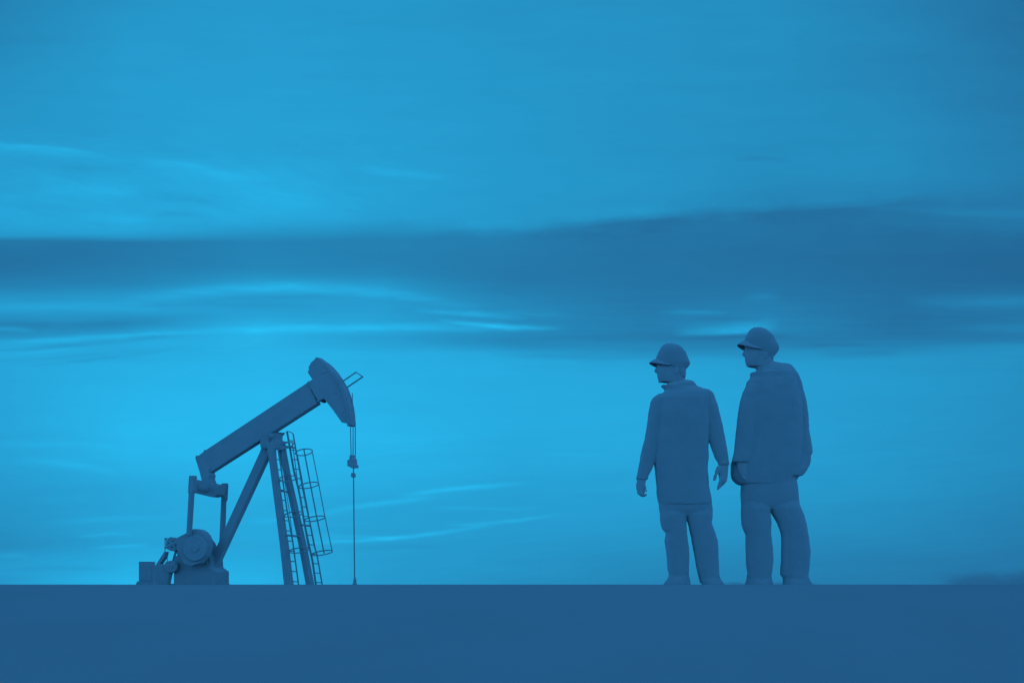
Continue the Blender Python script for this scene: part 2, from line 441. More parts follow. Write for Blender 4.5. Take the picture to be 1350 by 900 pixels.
# brake wheel, belt drive and motor
spk = prism('brake_wheel', circ(228.6, 717, 8.9, 32), -0.45, 0.05, M_STEEL2, comp=False)
def ring_mesh(cx, cy, r0, r1, t, hw, nsp, name, parent=pump, holes=0):
    bm = bmesh.new(); N = 36
    vs = []
    for (r, tt_) in ((r0, t - hw), (r1, t - hw), (r1, t + hw), (r0, t + hw)):
        vs.append([])
        for i in range(N):
            a = 2 * math.pi * i / N
            p = pj(cx + r * math.cos(a), cy - r * math.sin(a), t); vs[-1].append(bm.verts.new((p.x, tt_, p.z)))
    for k in range(4):
        A, B = vs[k], vs[(k + 1) % 4]
        for i in range(N): bm.faces.new((A[i], A[(i + 1) % N], B[(i + 1) % N], B[i]))
    c = pj(cx, cy, t)
    for s_ in range(nsp):
        a = 2 * math.pi * s_ / nsp + 0.5
        p = pj(cx + r1 * math.cos(a), cy - r1 * math.sin(a), t)
        tube(bm, [c, p], 0.085, 6)
    tube(bm, [(c.x, t - hw * 1.6, c.z), (c.x, t + hw * 1.6, c.z)], r0 * PXM * 0.33, 18)
    return bm
bpy.data.objects.remove(spk)
link('brake_wheel', ring_mesh(228.6, 717, 5.2, 9.0, -0.45, 0.05, 4, 'brake_wheel'), M_STEEL2, pump)
prism('brake_plate', [(222, 711), (228, 708.2), (234, 709.5), (241, 706), (241, 728), (236, 731), (230, 726), (226.4, 718)], -0.30, 0.06, M_STEEL, comp=False)
prism('belt_guard', [(201.2, 751.5), (217, 726.8), (222.2, 727), (220.6, 734), (214.6, 743), (219, 744.5), (222, 741), (228, 752), (224, 770), (200, 770)], -0.45, 0.10, M_STEEL2)
link('motor_pulley', ring_mesh(226, 746.4, 3.6, 7.8, -0.62, 0.04, 3, 'motor_pulley'), M_STEEL2, pump)
prism('motor', [(200, 770), (200.5, 756), (206, 748), (226, 742.5), (234.5, 743), (234.5, 750.8), (227.5, 754.6), (224.1, 755.4), (224, 770)], 0.0, 0.22, M_STEEL)
rod('brake_strut', [pj(232.6, 724, -0.3), pj(227.6, 741, -0.3)], 0.042)
bm = bmesh.new()
tube(bm, [pj(217.5, 709.2, -0.45), pj(217.5, 728, -0.45)], 0.016, 6)
tube(bm, [pj(217.2, 709.3, -0.45), pj(224, 709.6, -0.45)], 0.022, 6)
tube(bm, [pj(217.2, 721.5, -0.45), pj(222.5, 721.5, -0.45)], 0.035, 6)
tube(bm, [pj(218, 709.6, -0.45), pj(221.3, 716, -0.45), pj(219.5, 721, -0.45)], 0.028, 6)
tube(bm, [pj(220.6, 732, -0.45), pj(220.6, 743, -0.45)], 0.014, 6)
link('guard_frame', bm, M_STEEL2, pump)
prism('skid_frame', [(203, 768.9), (296, 769), (296, 770), (203, 770)], 0.0, 0.3, M_STEEL, comp=False, bevel=0)

# samson post: two front legs, one rear leg, saddle on top
prism('post_leg', [(343.0, 596), (345.5, 589), (358, 589), (360, 596), (354.6, 606), (292.5, 739), (285, 752), (277, 752), (278, 738)], 0.0, 0.11, M_STEEL)
prism('post_leg', [(352, 584), (363, 584), (364.6, 606), (379.7, 715), (387, 770), (375, 770), (369, 715), (354.9, 606)], -0.42, 0.12, M_STEEL)
prism('post_leg', [(361, 584), (374.5, 584), (377, 592), (382, 620), (403.3, 715), (414.4, 770), (403.7, 770), (393.3, 715), (373, 620), (365, 586)], 0.42, 0.12, M_STEEL)
sad = prism('saddle_bearing', [(344.8, 582), (352, 574), (362, 570), (366, 569.3), (371, 569.3), (371, 579.3), (374.4, 580.7), (375, 586.8), (376, 591), (362, 592), (345.4, 591), (345, 588)], 0.0, 0.34, M_STEEL)
rod('saddle_shaft', [pj(358, 574, -0.5), pj(358, 574, 0.5)], 0.09, parent=sad)
rod('post_brace', [pj(378, 705.2, -0.42), pj(398, 707, 0.42)], 0.036)
rod('post_brace', [pj(396, 691.4, 0.42), pj(409, 692.8, 0.75)], 0.032)
rod('post_brace', [pj(366, 646, -0.42), pj(380, 648.5, 0.42)], 0.03)


# ladders with safety cages
def lerp(a, b, u): return a + (b - a) * u
def poly_at(pts, y):
    for (xa, ya), (xb, yb) in zip(pts, pts[1:]):
        if ya <= y <= yb: return lerp(xa, xb, (y - ya) / (yb - ya))
    return pts[-1][0] if y > pts[-1][1] else pts[0][0]


def ladder(left, right, tL, tR, y_top, y_first, pitch, hoops, verts, rl, rr):
    root = None
    bmL = bmesh.new(); tube(bmL, [pj(x, y, tL, y >= 769.5) for x, y in left], rl, 8)
    rail1 = link('ladder', bmL, M_STEEL2, pump, smooth=True)
    bmR = bmesh.new(); tube(bmR, [pj(x, y, tR, y >= 769.5) for x, y in right], rr, 8)
    link('rail', bmR, M_STEEL2, rail1, smooth=True)
    y = y_first
    while y > y_top:
        bmq = bmesh.new(); tube(bmq, [pj(poly_at(left, y - 0.3), y - 0.3, tL), pj(poly_at(right, y + 0.3), y + 0.3, tR)], 0.019, 6)
        link('rung', bmq, M_STEEL2, rail1, smooth=True)
        y -= pitch
    tm = 0.5 * (tL + tR)
    for (xl, yl, xr, yr, h) in hoops:
        bmh = bmesh.new(); pts = []
        for i in range(32):
            a = 2 * math.pi * i / 32
            u = 0.5 - 0.5 * math.cos(a); w = math.sin(a)
            p2 = pj(lerp(xl, xr, u), lerp(yl, yr, u) - w * h, tm + w * 0.34)
            pts.append(p2)
        tube(bmh, pts, 0.021, 6, closed=True)
        link('cage_hoop', bmh, M_STEEL2, rail1, smooth=True)
    for (pts, w, r) in verts:
        bmv = bmesh.new(); tube(bmv, [pj(x, y, tm + w) for x, y in pts], r, 6)
        link('cage_bar', bmv, M_STEEL2, rail1, smooth=True)
    return rail1


ladder([(378.4, 568.4), (387.3, 620), (393, 642), (396.6, 660), (401.8, 692), (407, 717), (411.8, 738), (416.6, 770)],
       [(386.4, 571.4), (395, 620), (398, 638.7), (404.2, 668.7), (408.3, 687), (414.2, 718.7), (418, 731), (425, 770)],
       0.62, 0.66, 575, 767.4, 12.45,
       [(389.3, 597.3, 411.9, 594.4, 4.2), (394, 641.5, 420.3, 637.3, 3.6), (401.7, 685.3, 428.8, 681.2, 3.0), (411, 730.6, 438.3, 726.2, 2.7)],
       [([(400.6, 592), (409, 637), (417.5, 681), (427.4, 729)], -0.02, 0.026), ([(411.4, 594), (420, 637), (428.4, 681), (438, 726.5)], 0.0, 0.019),
        ([(392.8, 602), (400.5, 643), (408.6, 686), (417.6, 731)], -0.3, 0.014)],
       0.036, 0.026)
bm = bmesh.new(); tube(bm, [pj(378.4, 568.4, 0.62), pj(382.5, 568.9, 0.64), pj(386.4, 571.4, 0.66)], 0.014, 6)
link('ladder_top_bar', bm, M_STEEL2, pump, smooth=True)
ladder([(361.5, 590), (366, 621), (372, 668.7), (379.5, 715), (386.5, 770)],
       [(366.5, 592), (371.2, 621), (377.8, 668.7), (386, 714), (388, 729), (393.8, 770)],
       -0.20, -0.18, 600, 766.3, 13.4,
       [(366, 590.5, 387, 584.5, 3.6), (367.5, 632, 390.5, 629.3, 3.8), (375, 679.4, 398.6, 675.7, 3.4), (381, 726.6, 407.3, 723.3, 3.2)],
       [([(385.3, 582.7), (390.3, 620), (393, 642), (398.6, 677), (407, 725)], 0.0, 0.020), ([(372, 590), (375, 632), (382.6, 681), (388, 729)], -0.1, 0.014)],
       0.024, 0.026)
rod('cage_tie', [pj(374.5, 587.8, 0.42), pj(390, 590.4, 0.64)], 0.03)
rod('cage_tie', [pj(374.5, 582.4, 0.42), pj(385.3, 582.7, 0.3)], 0.018)

# control cabinet beside the skid
Yc = 49.0
def P(px, py, Y): return Vector(((px - 675.0) / K * Y, Y, CZ + (770.0 - py) / K * Y))
cb = thing('control_cabinet', 'small upright metal cabinet beside the motor end of the pumpjack', 'cabinet', (P(191.8, 770, Yc).x, Yc, 0))
def boxbm(bm, x0, x1, y0, y1, z0, z1):
    v = [bm.verts.new((x, y, z)) for x in (x0, x1) for y in (y0, y1) for z in (z0, z1)]
    for f in ((0, 1, 3, 2), (4, 6, 7, 5), (0, 4, 5, 1), (2, 3, 7, 6), (0, 2, 6, 4), (1, 5, 7, 3)): bm.faces.new([v[i] for i in f])
u = Yc / K
def box_obj(name, x0, x1, y0, y1, z0, z1, m, parent, bev=0.01):
    bm = bmesh.new(); boxbm(bm, x0, x1, y0, y1, z0, z1); o = link(name, bm, m, parent)
    if bev:
        b = o.modifiers.new('bevel', 'BEVEL'); b.width = bev; b.segments = 2
    return o
zt = CZ + 30.0 * u
cbod = box_obj('housing', -8.7 * u, 9.0 * u, -0.01, 0.40, 0.10, zt - 0.02, M_STEEL, cb)
box_obj('door', -7.6 * u, 7.9 * u, -0.035, -0.012, 0.16, zt - 0.09, M_STEEL, cb)
box_obj('lid', -8.9 * u, 9.1 * u, -0.03, 0.42, zt - 0.018, zt, M_STEEL2, cb, 0.004)
bm = bmesh.new()
prof_ = [(-12.8, 0.0), (-10.6, 4.0), (-8.9, 4.2), (9.0, 4.2), (11.5, 0.0)]
fr = [bm.verts.new((x * u, -0.06, z * u + (CZ if z else 0))) for x, z in prof_]; bk = [bm.verts.new((x * u, 0.46, z * u + (CZ if z else 0))) for x, z in prof_]
bm.faces.new(fr); bm.faces.new(bk[::-1])
for i in range(5): bm.faces.new((fr[i], bk[i], bk[(i + 1) % 5], fr[(i + 1) % 5]))
link('plinth', bm, M_STEEL2, cb)

# wellhead under the polished rod
wp = pump.matrix_basis @ pj(467.8, 770, 0.0) if False else Matrix.Translation((PX0, Y0, 0)) @ Matrix.Rotation(TH, 4, 'Z') @ pj(467.8, 766, 0.0)
wh = thing('wellhead', 'squat wellhead fitting on the ground under the pumpjack rod', 'wellhead', (wp.x, wp.y, 0))
def lathe(bm, prof, n=20, c=(0, 0, 0)):
    rings = [[bm.verts.new((c[0] + r * math.cos(2 * math.pi * k / n), c[1] + r * math.sin(2 * math.pi * k / n), c[2] + z)) for k in range(n)] for r, z in prof]
    for A, B in zip(rings, rings[1:]):
        for k in range(n): bm.faces.new((A[k], A[(k + 1) % n], B[(k + 1) % n], B[k]))
    bm.faces.new(rings[0]); bm.faces.new(rings[-1])
bm = bmesh.new(); lathe(bm, [(0.085, 0), (0.085, 0.06), (0.075, 0.07), (0.06, 0.09), (0.055, 0.14), (0.055, 0.18)])
link('casing', bm, M_STEEL2, wh, True)
bm = bmesh.new(); lathe(bm, [(0.052, 0.175), (0.052, 0.23), (0.03, 0.235), (0.03, 0.27)])
link('stuffing_box', bm, M_STEEL2, wh, True)

# ------------------------------------------------------------------ the two men
def slices_bm(bm, rings, Y, cx, n=32, ex=2.4):
    """rings: (py, x_left, x_right, half_depth_px, depth_centre_px) measured in the photograph, at distance Y"""
    u = Y / K; out = []
    for (py, xl, xr, hd, dc) in rings:
        a = 0.5 * (xr - xl) * u; c = (0.5 * (xl + xr) - cx) * u; z = CZ + (770.0 - py) * u
        ring = []
        for k in range(n):
            t = 2 * math.pi * k / n
            co, si = math.cos(t), math.sin(t)
            ring.append(bm.verts.new((c + a * math.copysign(abs(co) ** (2 / ex), co), dc * u + hd * u * math.copysign(abs(si) ** (2 / ex), si), z)))
        out.append(ring)
    for A, B in zip(out, out[1:]):
        for k in range(n): bm.faces.new((A[k], A[(k + 1) % n], B[(k + 1) % n], B[k]))
    bm.faces.new(out[0]); bm.faces.new(out[-1])


def fuse(bm, voxel, smooth_it=2, wrinkle=None):
    """one continuous surface out of overlapping closed shells"""
    bmesh.ops.recalc_face_normals(bm, faces=bm.faces[:])
    me = bpy.data.meshes.new('tmp'); bm.to_mesh(me); bm.free()
    o = bpy.data.objects.new('tmp', me); COL.objects.link(o)
    r = o.modifiers.new('remesh', 'REMESH'); r.mode = 'VOXEL'; r.voxel_size = voxel; r.adaptivity = 0.0
    if smooth_it:
        s = o.modifiers.new('smooth', 'SMOOTH'); s.factor = 0.5; s.iterations = smooth_it
    if wrinkle:
        tx = bpy.data.textures.new('folds', 'CLOUDS'); tx.noise_scale = wrinkle[1]; tx.noise_depth = 2
        d = o.modifiers.new('folds', 'DISPLACE'); d.texture = tx; d.strength = wrinkle[0]; d.mid_level = 0.5; d.texture_coords = 'LOCAL'
    dg = bpy.context.evaluated_depsgraph_get(); dg.update()
    out = bpy.data.meshes.new_from_object(o.evaluated_get(dg))
    bpy.data.objects.remove(o); bpy.data.meshes.remove(me)
    return out


def inset(rings, d, dd=None):
    return [(y, xl + d, xr - d, max(hd - (dd or d), 1.0), dc) for (y, xl, xr, hd, dc) in rings]


def chain(bm, pts, r, Y, cx, n=10):
    """a rounded finger or limb through (px, py, depth_px) points"""
    u = Y / K
    P3 = [Vector(((x - cx) * u, d * u, CZ + (770.0 - y) * u)) for x, y, d in pts]
    rr = [q * u for q in (r if isinstance(r, (list, tuple)) else [r] * len(pts))]
    # rounded tip
    t = (P3[-1] - P3[-2]).normalized()
    P3 = P3 + [P3[-1] + t * rr[-1] * 0.6, P3[-1] + t * rr[-1] * 0.95]; rr = rr + [rr[-1] * 0.75, rr[-1] * 0.25]
    tube(bm, P3, rr, n)


def ball(bm, x, y, d, r, Y, cx, sc=(1, 1, 1)):
    u = Y / K
    m = Matrix.Translation(((x - cx) * u, d * u, CZ + (770 - y) * u)) @ Matrix.Diagonal((r * u * sc[0], r * u * sc[1], r * u * sc[2], 1))
    bmesh.ops.create_uvsphere(bm, u_segments=16, v_segments=12, radius=1.0, matrix=m)


def visor_bm(v, Y, cx):
    """arched peak of the helmet: centre x, rear half length, half width, root and tip heights, height of the sides, reach"""
    xc, a, b, y_root, y_tip, y_side, reach = v
    u = Y / K; bm = bmesh.new(); NA, NR = 28, 6; lay = []
    for off in (0.0, 1.5):
        g = []
        for i in range(NA + 1):
            ph = R(-88 + 176 * i / NA); c, s_ = math.cos(ph), math.sin(ph); row = []
            for j in range(NR + 1):
                r = j / NR; rc = reach * c ** 0.8 * r if c > 0 else 0
                x = xc - (a + rc) * c; d = (b + rc * 0.55) * s_
                y0 = y_root + (y_side - y_root) * s_ * s_
                y = y0 + (y_tip - y_root) * (c ** 0.5 if c > 0 else 0) * r ** 1.2 * (1 - 0.5 * s_ * s_) + off * (1 - 0.35 * r)
                row.append(bm.verts.new(((x - cx) * u, d * u, CZ + (770 - y) * u)))
            g.append(row)
        lay.append(g)
    for g in lay:
        for i in range(NA):
            for j in range(NR): bm.faces.new((g[i][j], g[i + 1][j], g[i + 1][j + 1], g[i][j + 1]))
    A, B = lay
    for i in range(NA):
        for j in (0, NR): bm.faces.new((A[i][j], A[i + 1][j], B[i + 1][j], B[i][j]))
    for j in range(NR):
        for i in (0, NA): bm.faces.new((A[i][j], A[i][j + 1], B[i][j + 1], B[i][j]))
    return bm


def man(label, Y, cx, head, nose, lips, ear, eye, torso, arms, hands, pelvis, legs, hat, brim, boots, hair, cuffs, soles):
    u = Y / K
    root = thing('person', label, 'person', ((cx - 675.0) * u, Y, 0))
    # body: head, neck, trunk, arms, hands and legs as one continuous skin
    bm = bmesh.new()
    slices_bm(bm, head, Y, cx, ex=2.2)
    for pts, r in nose: chain(bm, pts, r, Y, cx)
    for (x, y, d, r, sc) in lips + ear + eye: ball(bm, x, y, d, r, Y, cx, sc)
    slices_bm(bm, inset(torso, 3.0), Y, cx)
    for a in arms: slices_bm(bm, inset(a, 2.4), Y, cx)
    for h in hands:
        if h[0] == 'slice': slices_bm(bm, h[1], Y, cx, ex=2.2)
        else: chain(bm, h[1], h[2], Y, cx)
    slices_bm(bm, inset(pelvis, 3.0), Y, cx)
    for l in legs: slices_bm(bm, inset(l, 3.0), Y, cx)
    link('body', fuse(bm, 0.0045, 2), M_SKIN, root, True)
    # jacket
    bm = bmesh.new(); slices_bm(bm, torso, Y, cx)
    for a in arms: slices_bm(bm, a, Y, cx)
    jk = link('jacket', fuse(bm, 0.0045, 2, (0.009, 0.085)), M_CLOTH, root, True)
    for c in cuffs:
        bm = bmesh.new(); slices_bm(bm, c, Y, cx); link('cuff', fuse(bm, 0.005, 2), M_CLOTH, jk, True)
    bm = bmesh.new(); slices_bm(bm, pelvis, Y, cx)
    for l in legs: slices_bm(bm, l, Y, cx)
    link('trousers', fuse(bm, 0.006, 3, (0.009, 0.09)), M_CLOTH2, root, True)
    for b, sl in zip(boots, soles):
        bm = bmesh.new()
        for q in b: slices_bm(bm, q, Y, cx, ex=2.6)
        bo = link('boot', fuse(bm, 0.006, 3), M_BOOT, root, True)
        bm = bmesh.new(); slices_bm(bm, sl, Y, cx, ex=2.8); link('sole', bm, M_BOOT, bo)
    bm = bmesh.new()
    slices_bm(bm, hat, Y, cx, ex=2.1)
    ht = link('hard_hat', fuse(bm, 0.0045, 2), M_HAT, root, True)
    link('brim', visor_bm(brim, Y, cx), M_HAT, ht, True)
    bm = bmesh.new(); slices_bm(bm, hair, Y, cx, ex=2.2)
    link('hair', fuse(bm, 0.005, 1, (0.008, 0.02)), M_HAIR, root, True)
    return root


# ---- the man on the left, arms hanging free
L = dict(Y=10.5, cx=908.0)
gz = 770 + CZ * K / 10.5          # picture height of the ground under his soles
man('shorter man in a hard hat and collared jacket, both arms hanging loose at his sides', **L,
    head=[(458, 876, 895, 8, 0), (464, 870, 901, 13, 0), (472, 867, 903.5, 15, 0), (480, 866.5, 904, 15.5, 0), (484, 866.2, 904, 15.5, 0), (488, 866, 903.4, 15.2, 0),
          (492, 866.2, 903, 14.8, 0), (497, 866.8, 903, 14, 0), (500, 867.4, 903, 13, 0), (502, 868.6, 903, 12, 0), (503.6, 871, 903, 11.5, 0),
          (504.2, 879, 903, 11, 0), (508, 880, 903.2, 10.8, 0), (514, 880, 905, 11, 0), (522, 876, 912, 12, 0)],
    nose=[([(870, 481.5, 0), (866.5, 485.5, 0), (864.8, 489, 0)], [2.0, 2.2, 2.4]), ([(868, 490.4, -2), (865.6, 489.9, -2)], [1.6, 1.4]), ([(868, 490.4, 2), (865.6, 489.9, 2)], [1.6, 1.4])],
    lips=[(868.2, 494.8, 0, 1.9, (1, 2.2, .7)), (868.6, 497.0, 0, 1.9, (1, 2.0, .7)), (870.5, 502, 0, 3.0, (.9, 1.6, .9))],
    ear=[(890, 490, -14.6, 4.6, (.8, .45, 1.25)), (890, 490, 14.6, 4.6, (.8, .45, 1.25))],
    eye=[(869.6, 485.8, -6, 2.2, (1, 1.3, .8)), (869.6, 485.8, 6, 2.2, (1, 1.3, .8)), (868.6, 482.6, -6, 2.0, (1, 2.4, .7)), (868.6, 482.6, 6, 2.0, (1, 2.4, .7))],
    torso=[(500.6, 890, 911, 8, 3), (502.6, 884, 914.5, 11, 1), (506.0, 881, 917, 13.5, 0), (507.6, 879.6, 918, 14, 0), (508.2, 871.2, 918.6, 14, 0), (509.6, 871.6, 920, 14.5, 0), (512, 874.8, 926, 16, 0), (515.4, 876.4, 934, 19, 0),
           (519, 872.5, 936, 22, 0), (525, 866, 937, 25, 0), (540, 866, 936, 28, 0), (560, 866, 935, 29, 0), (583, 863.5, 933.5, 28, 0), (596, 863, 933.8, 27.5, 0), (603, 862.5, 934, 27.5, 0), (611, 862.4, 933.0, 27, 0),
           (620.6, 863.4, 932.8, 27, 0), (634, 865, 934, 27.5, 0), (649, 865.8, 936, 28, 0), (656, 866.6, 937.4, 28, 0), (663, 868, 938.6, 28, 0), (665.5, 869.5, 937.5, 26.5, 0)],
    arms=[[(519.5, 868, 880, 8, 0), (521.5, 864.5, 884, 11, 0), (525, 860.5, 886, 13.5, 0), (530, 857.6, 885, 14.5, 0), (544, 855, 880, 14.5, -1), (566, 852, 875, 13, -2), (580, 849, 870, 12.5, -3), (597, 845, 866, 11.5, -4), (611, 842, 861.8, 10.5, -6),
           (619, 840.6, 858.6, 10, -7), (628, 839.2, 853.6, 8.6, -8), (632, 838.8, 852.4, 8, -8.5)],
          [(513, 920, 931, 8, 0), (514.8, 918, 936, 11, 0), (518.6, 915, 939.8, 13.5, 0), (526, 916, 942.8, 14.5, 0), (536, 922, 946, 14.5, -1), (550, 926, 949.4, 13.5, -2), (561.5, 929, 952, 13, -3), (581, 933.9, 956, 12, -4),
           (596, 938.8, 958, 11, -6), (604, 941.8, 958.9, 10, -7), (611, 946, 959.6, 8.8, -8), (613, 946.5, 959.6, 8.4, -8)]],
    hands=[('slice', [(628, 840.5, 852.2, 6, -8.5), (634, 839.0, 850.6, 6, -9), (639, 837.6, 849.8, 6.4, -9), (644, 837.9, 849.4, 6.4, -9.5), (648.5, 839.4, 849.6, 5.6, -10), (650.5, 841, 848.6, 4, -10)]),
           ('chain', [(842.4, 645, -14), (842.6, 650.4, -15), (846.6, 653.4, -15), (850.4, 652.8, -14.5)], [2.1, 2.0, 1.8, 1.6]),
           ('chain', [(841.6, 645, -11), (841.6, 651.2, -11.2), (845.4, 654, -11.2), (848.8, 653.8, -11)], [2.1, 2.0, 1.8, 1.6]),
           ('chain', [(840.6, 645, -8), (841.2, 650.8, -7.6), (844.6, 653.4, -7.4), (848.4, 652.8, -7.4)], [2.0, 1.9, 1.8, 1.6]),
           ('chain', [(840.2, 644, -5), (841.2, 649.2, -4.2), (844.4, 651.6, -4), (847.4, 651.2, -4)], [1.8, 1.7, 1.6, 1.4]),
           ('chain', [(846.5, 638, -13), (849.0, 643.5, -16), (850.4, 647.6, -16.4)], [2.4, 2.0, 1.6]),
           ('slice', [(606, 945.5, 957.5, 6, -7), (613, 946.6, 959.2, 6, -8), (618, 944.6, 958.8, 6.2, -9), (624, 945.4, 958.2, 6.2, -9.5), (630, 946.6, 957.6, 6, -10), (635, 947, 956.6, 5.2, -10.5), (637, 948.5, 954.8, 3.6, -10.5)]),
           ('chain', [(946.4, 616.5, -12), (943.2, 623, -14.5), (940.8, 628.6, -15.6), (939.6, 633.0, -16)], [3.4, 3.0, 2.5, 2.0]),
           ('chain', [(949.2, 630, -15), (946.8, 637, -16), (945.0, 642, -15.6), (944.4, 645.4, -15)], [2.2, 2.0, 1.8, 1.5]),
           ('chain', [(951.4, 631, -12), (949.4, 637.6, -12.4), (947.2, 641.6, -12.2), (945.4, 644.4, -12)], [2.2, 2.0, 1.8, 1.5]),
           ('chain', [(953.4, 631, -9), (951.8, 637.2, -9), (949.2, 640.6, -8.8), (947.4, 642.6, -8.6)], [2.1, 2.0, 1.8, 1.5]),
           ('chain', [(955.2, 630, -6.4), (954.4, 635.4, -6), (952.2, 638.4, -5.8), (950.4, 640, -5.6)], [1.8, 1.7, 1.6, 1.4])],
    pelvis=[(640, 868.6, 933, 24, 0), (655, 869, 934.6, 25, 0), (666, 868.6, 938.4, 25, 0), (672, 869.2, 939.4, 23, 0), (676, 869.8, 939.2, 19, 0), (680, 872.4, 936.8, 14, 0)],
    legs=[[(660, 871.6, 903, 15, 0), (679, 869.9, 905.0, 22, 0), (684.4, 870.1, 904.6, 21.6, 0), (690, 870.8, 904.8, 21, 0), (697, 873.4, 905, 20.6, -1), (702.8, 877.6, 905.4, 20, -1), (712, 876.2, 906.6, 19.4, -1), (722, 878, 907.8, 19, 0), (733, 879, 908.9, 18.6, 0),
           (750, 880.4, 908.2, 18.4, 1), (756, 882, 907.4, 18.4, 1), (760, 881.6, 907.8, 18.6, 1), (766, 880, 909, 18.8, 1)],
          [(660, 906, 935, 15, 0), (679, 904.2, 939.3, 22, 0), (684, 906.0, 938.6, 21.6, 0), (689, 907.0, 937.9, 21, 0), (697, 908.8, 940.4, 20.6, 0), (703, 910.2, 943, 20, 0), (712, 911.8, 945.9, 19.4, 0), (732.6, 915.8, 947.1, 18.8, 0),
           (753, 919.6, 948.1, 18.6, 1), (763, 922.4, 948.8, 18.8, 1), (768, 923.6, 950.6, 19, 1)]],
    hat=[(452.7, 881, 886.5, 3, 0), (453.6, 876.6, 891, 8, 0), (456, 872.8, 896.4, 12, 0), (460, 870.2, 900.8, 15.5, 0), (465, 867.6, 904.2, 17.6, 0), (471, 865, 906.7, 18.8, 0), (475, 864.4, 908.4, 19.2, 0), (478.6, 864.6, 910, 19.4, 0),
         (481, 866, 909.2, 18.8, 0), (484.6, 872, 906.4, 17, 0), (488, 884, 903.6, 15.2, 1)],
    brim=(884, 19.0, 18.4, 472.4, 477.6, 482.2, 9.0),
    boots=[[[(752, 882, 908, 16, 1), (758, 882.6, 908, 17, 0), (764, 879, 909, 19, -3), (769, 874.6, 909.6, 21, -6), (773, 872.4, 910, 22, -7), (gz - 1.4, 872.4, 910, 22, -7)]],
           [[(754, 920, 947.6, 16, 1), (760, 921.6, 948.6, 17, 0), (765, 923, 950.6, 19, -3), (769.6, 925, 954, 21, -6), (773, 925.6, 955.4, 22, -7), (gz - 1.4, 925.6, 955.4, 22, -7)]]],
    soles=[[(gz - 2.2, 872, 910.4, 22.4, -7), (gz, 872, 910.4, 22.4, -7)], [(gz - 2.2, 925.2, 955.8, 22.4, -7), (gz, 925.2, 955.8, 22.4, -7)]],
    hair=[(482, 884, 904.0, 15.4, 0), (490, 888, 904.2, 14.4, 0), (496, 893, 903.8, 12, 0), (499, 897, 903.5, 9, 0)],
    cuffs=[[(627.4, 838.4, 854.2, 9, -8), (632.6, 837.9, 853.2, 8.8, -8.5)], [(608.6, 944.8, 960.0, 9.4, -7.6), (613.6, 946.0, 960.3, 9.2, -8)]])

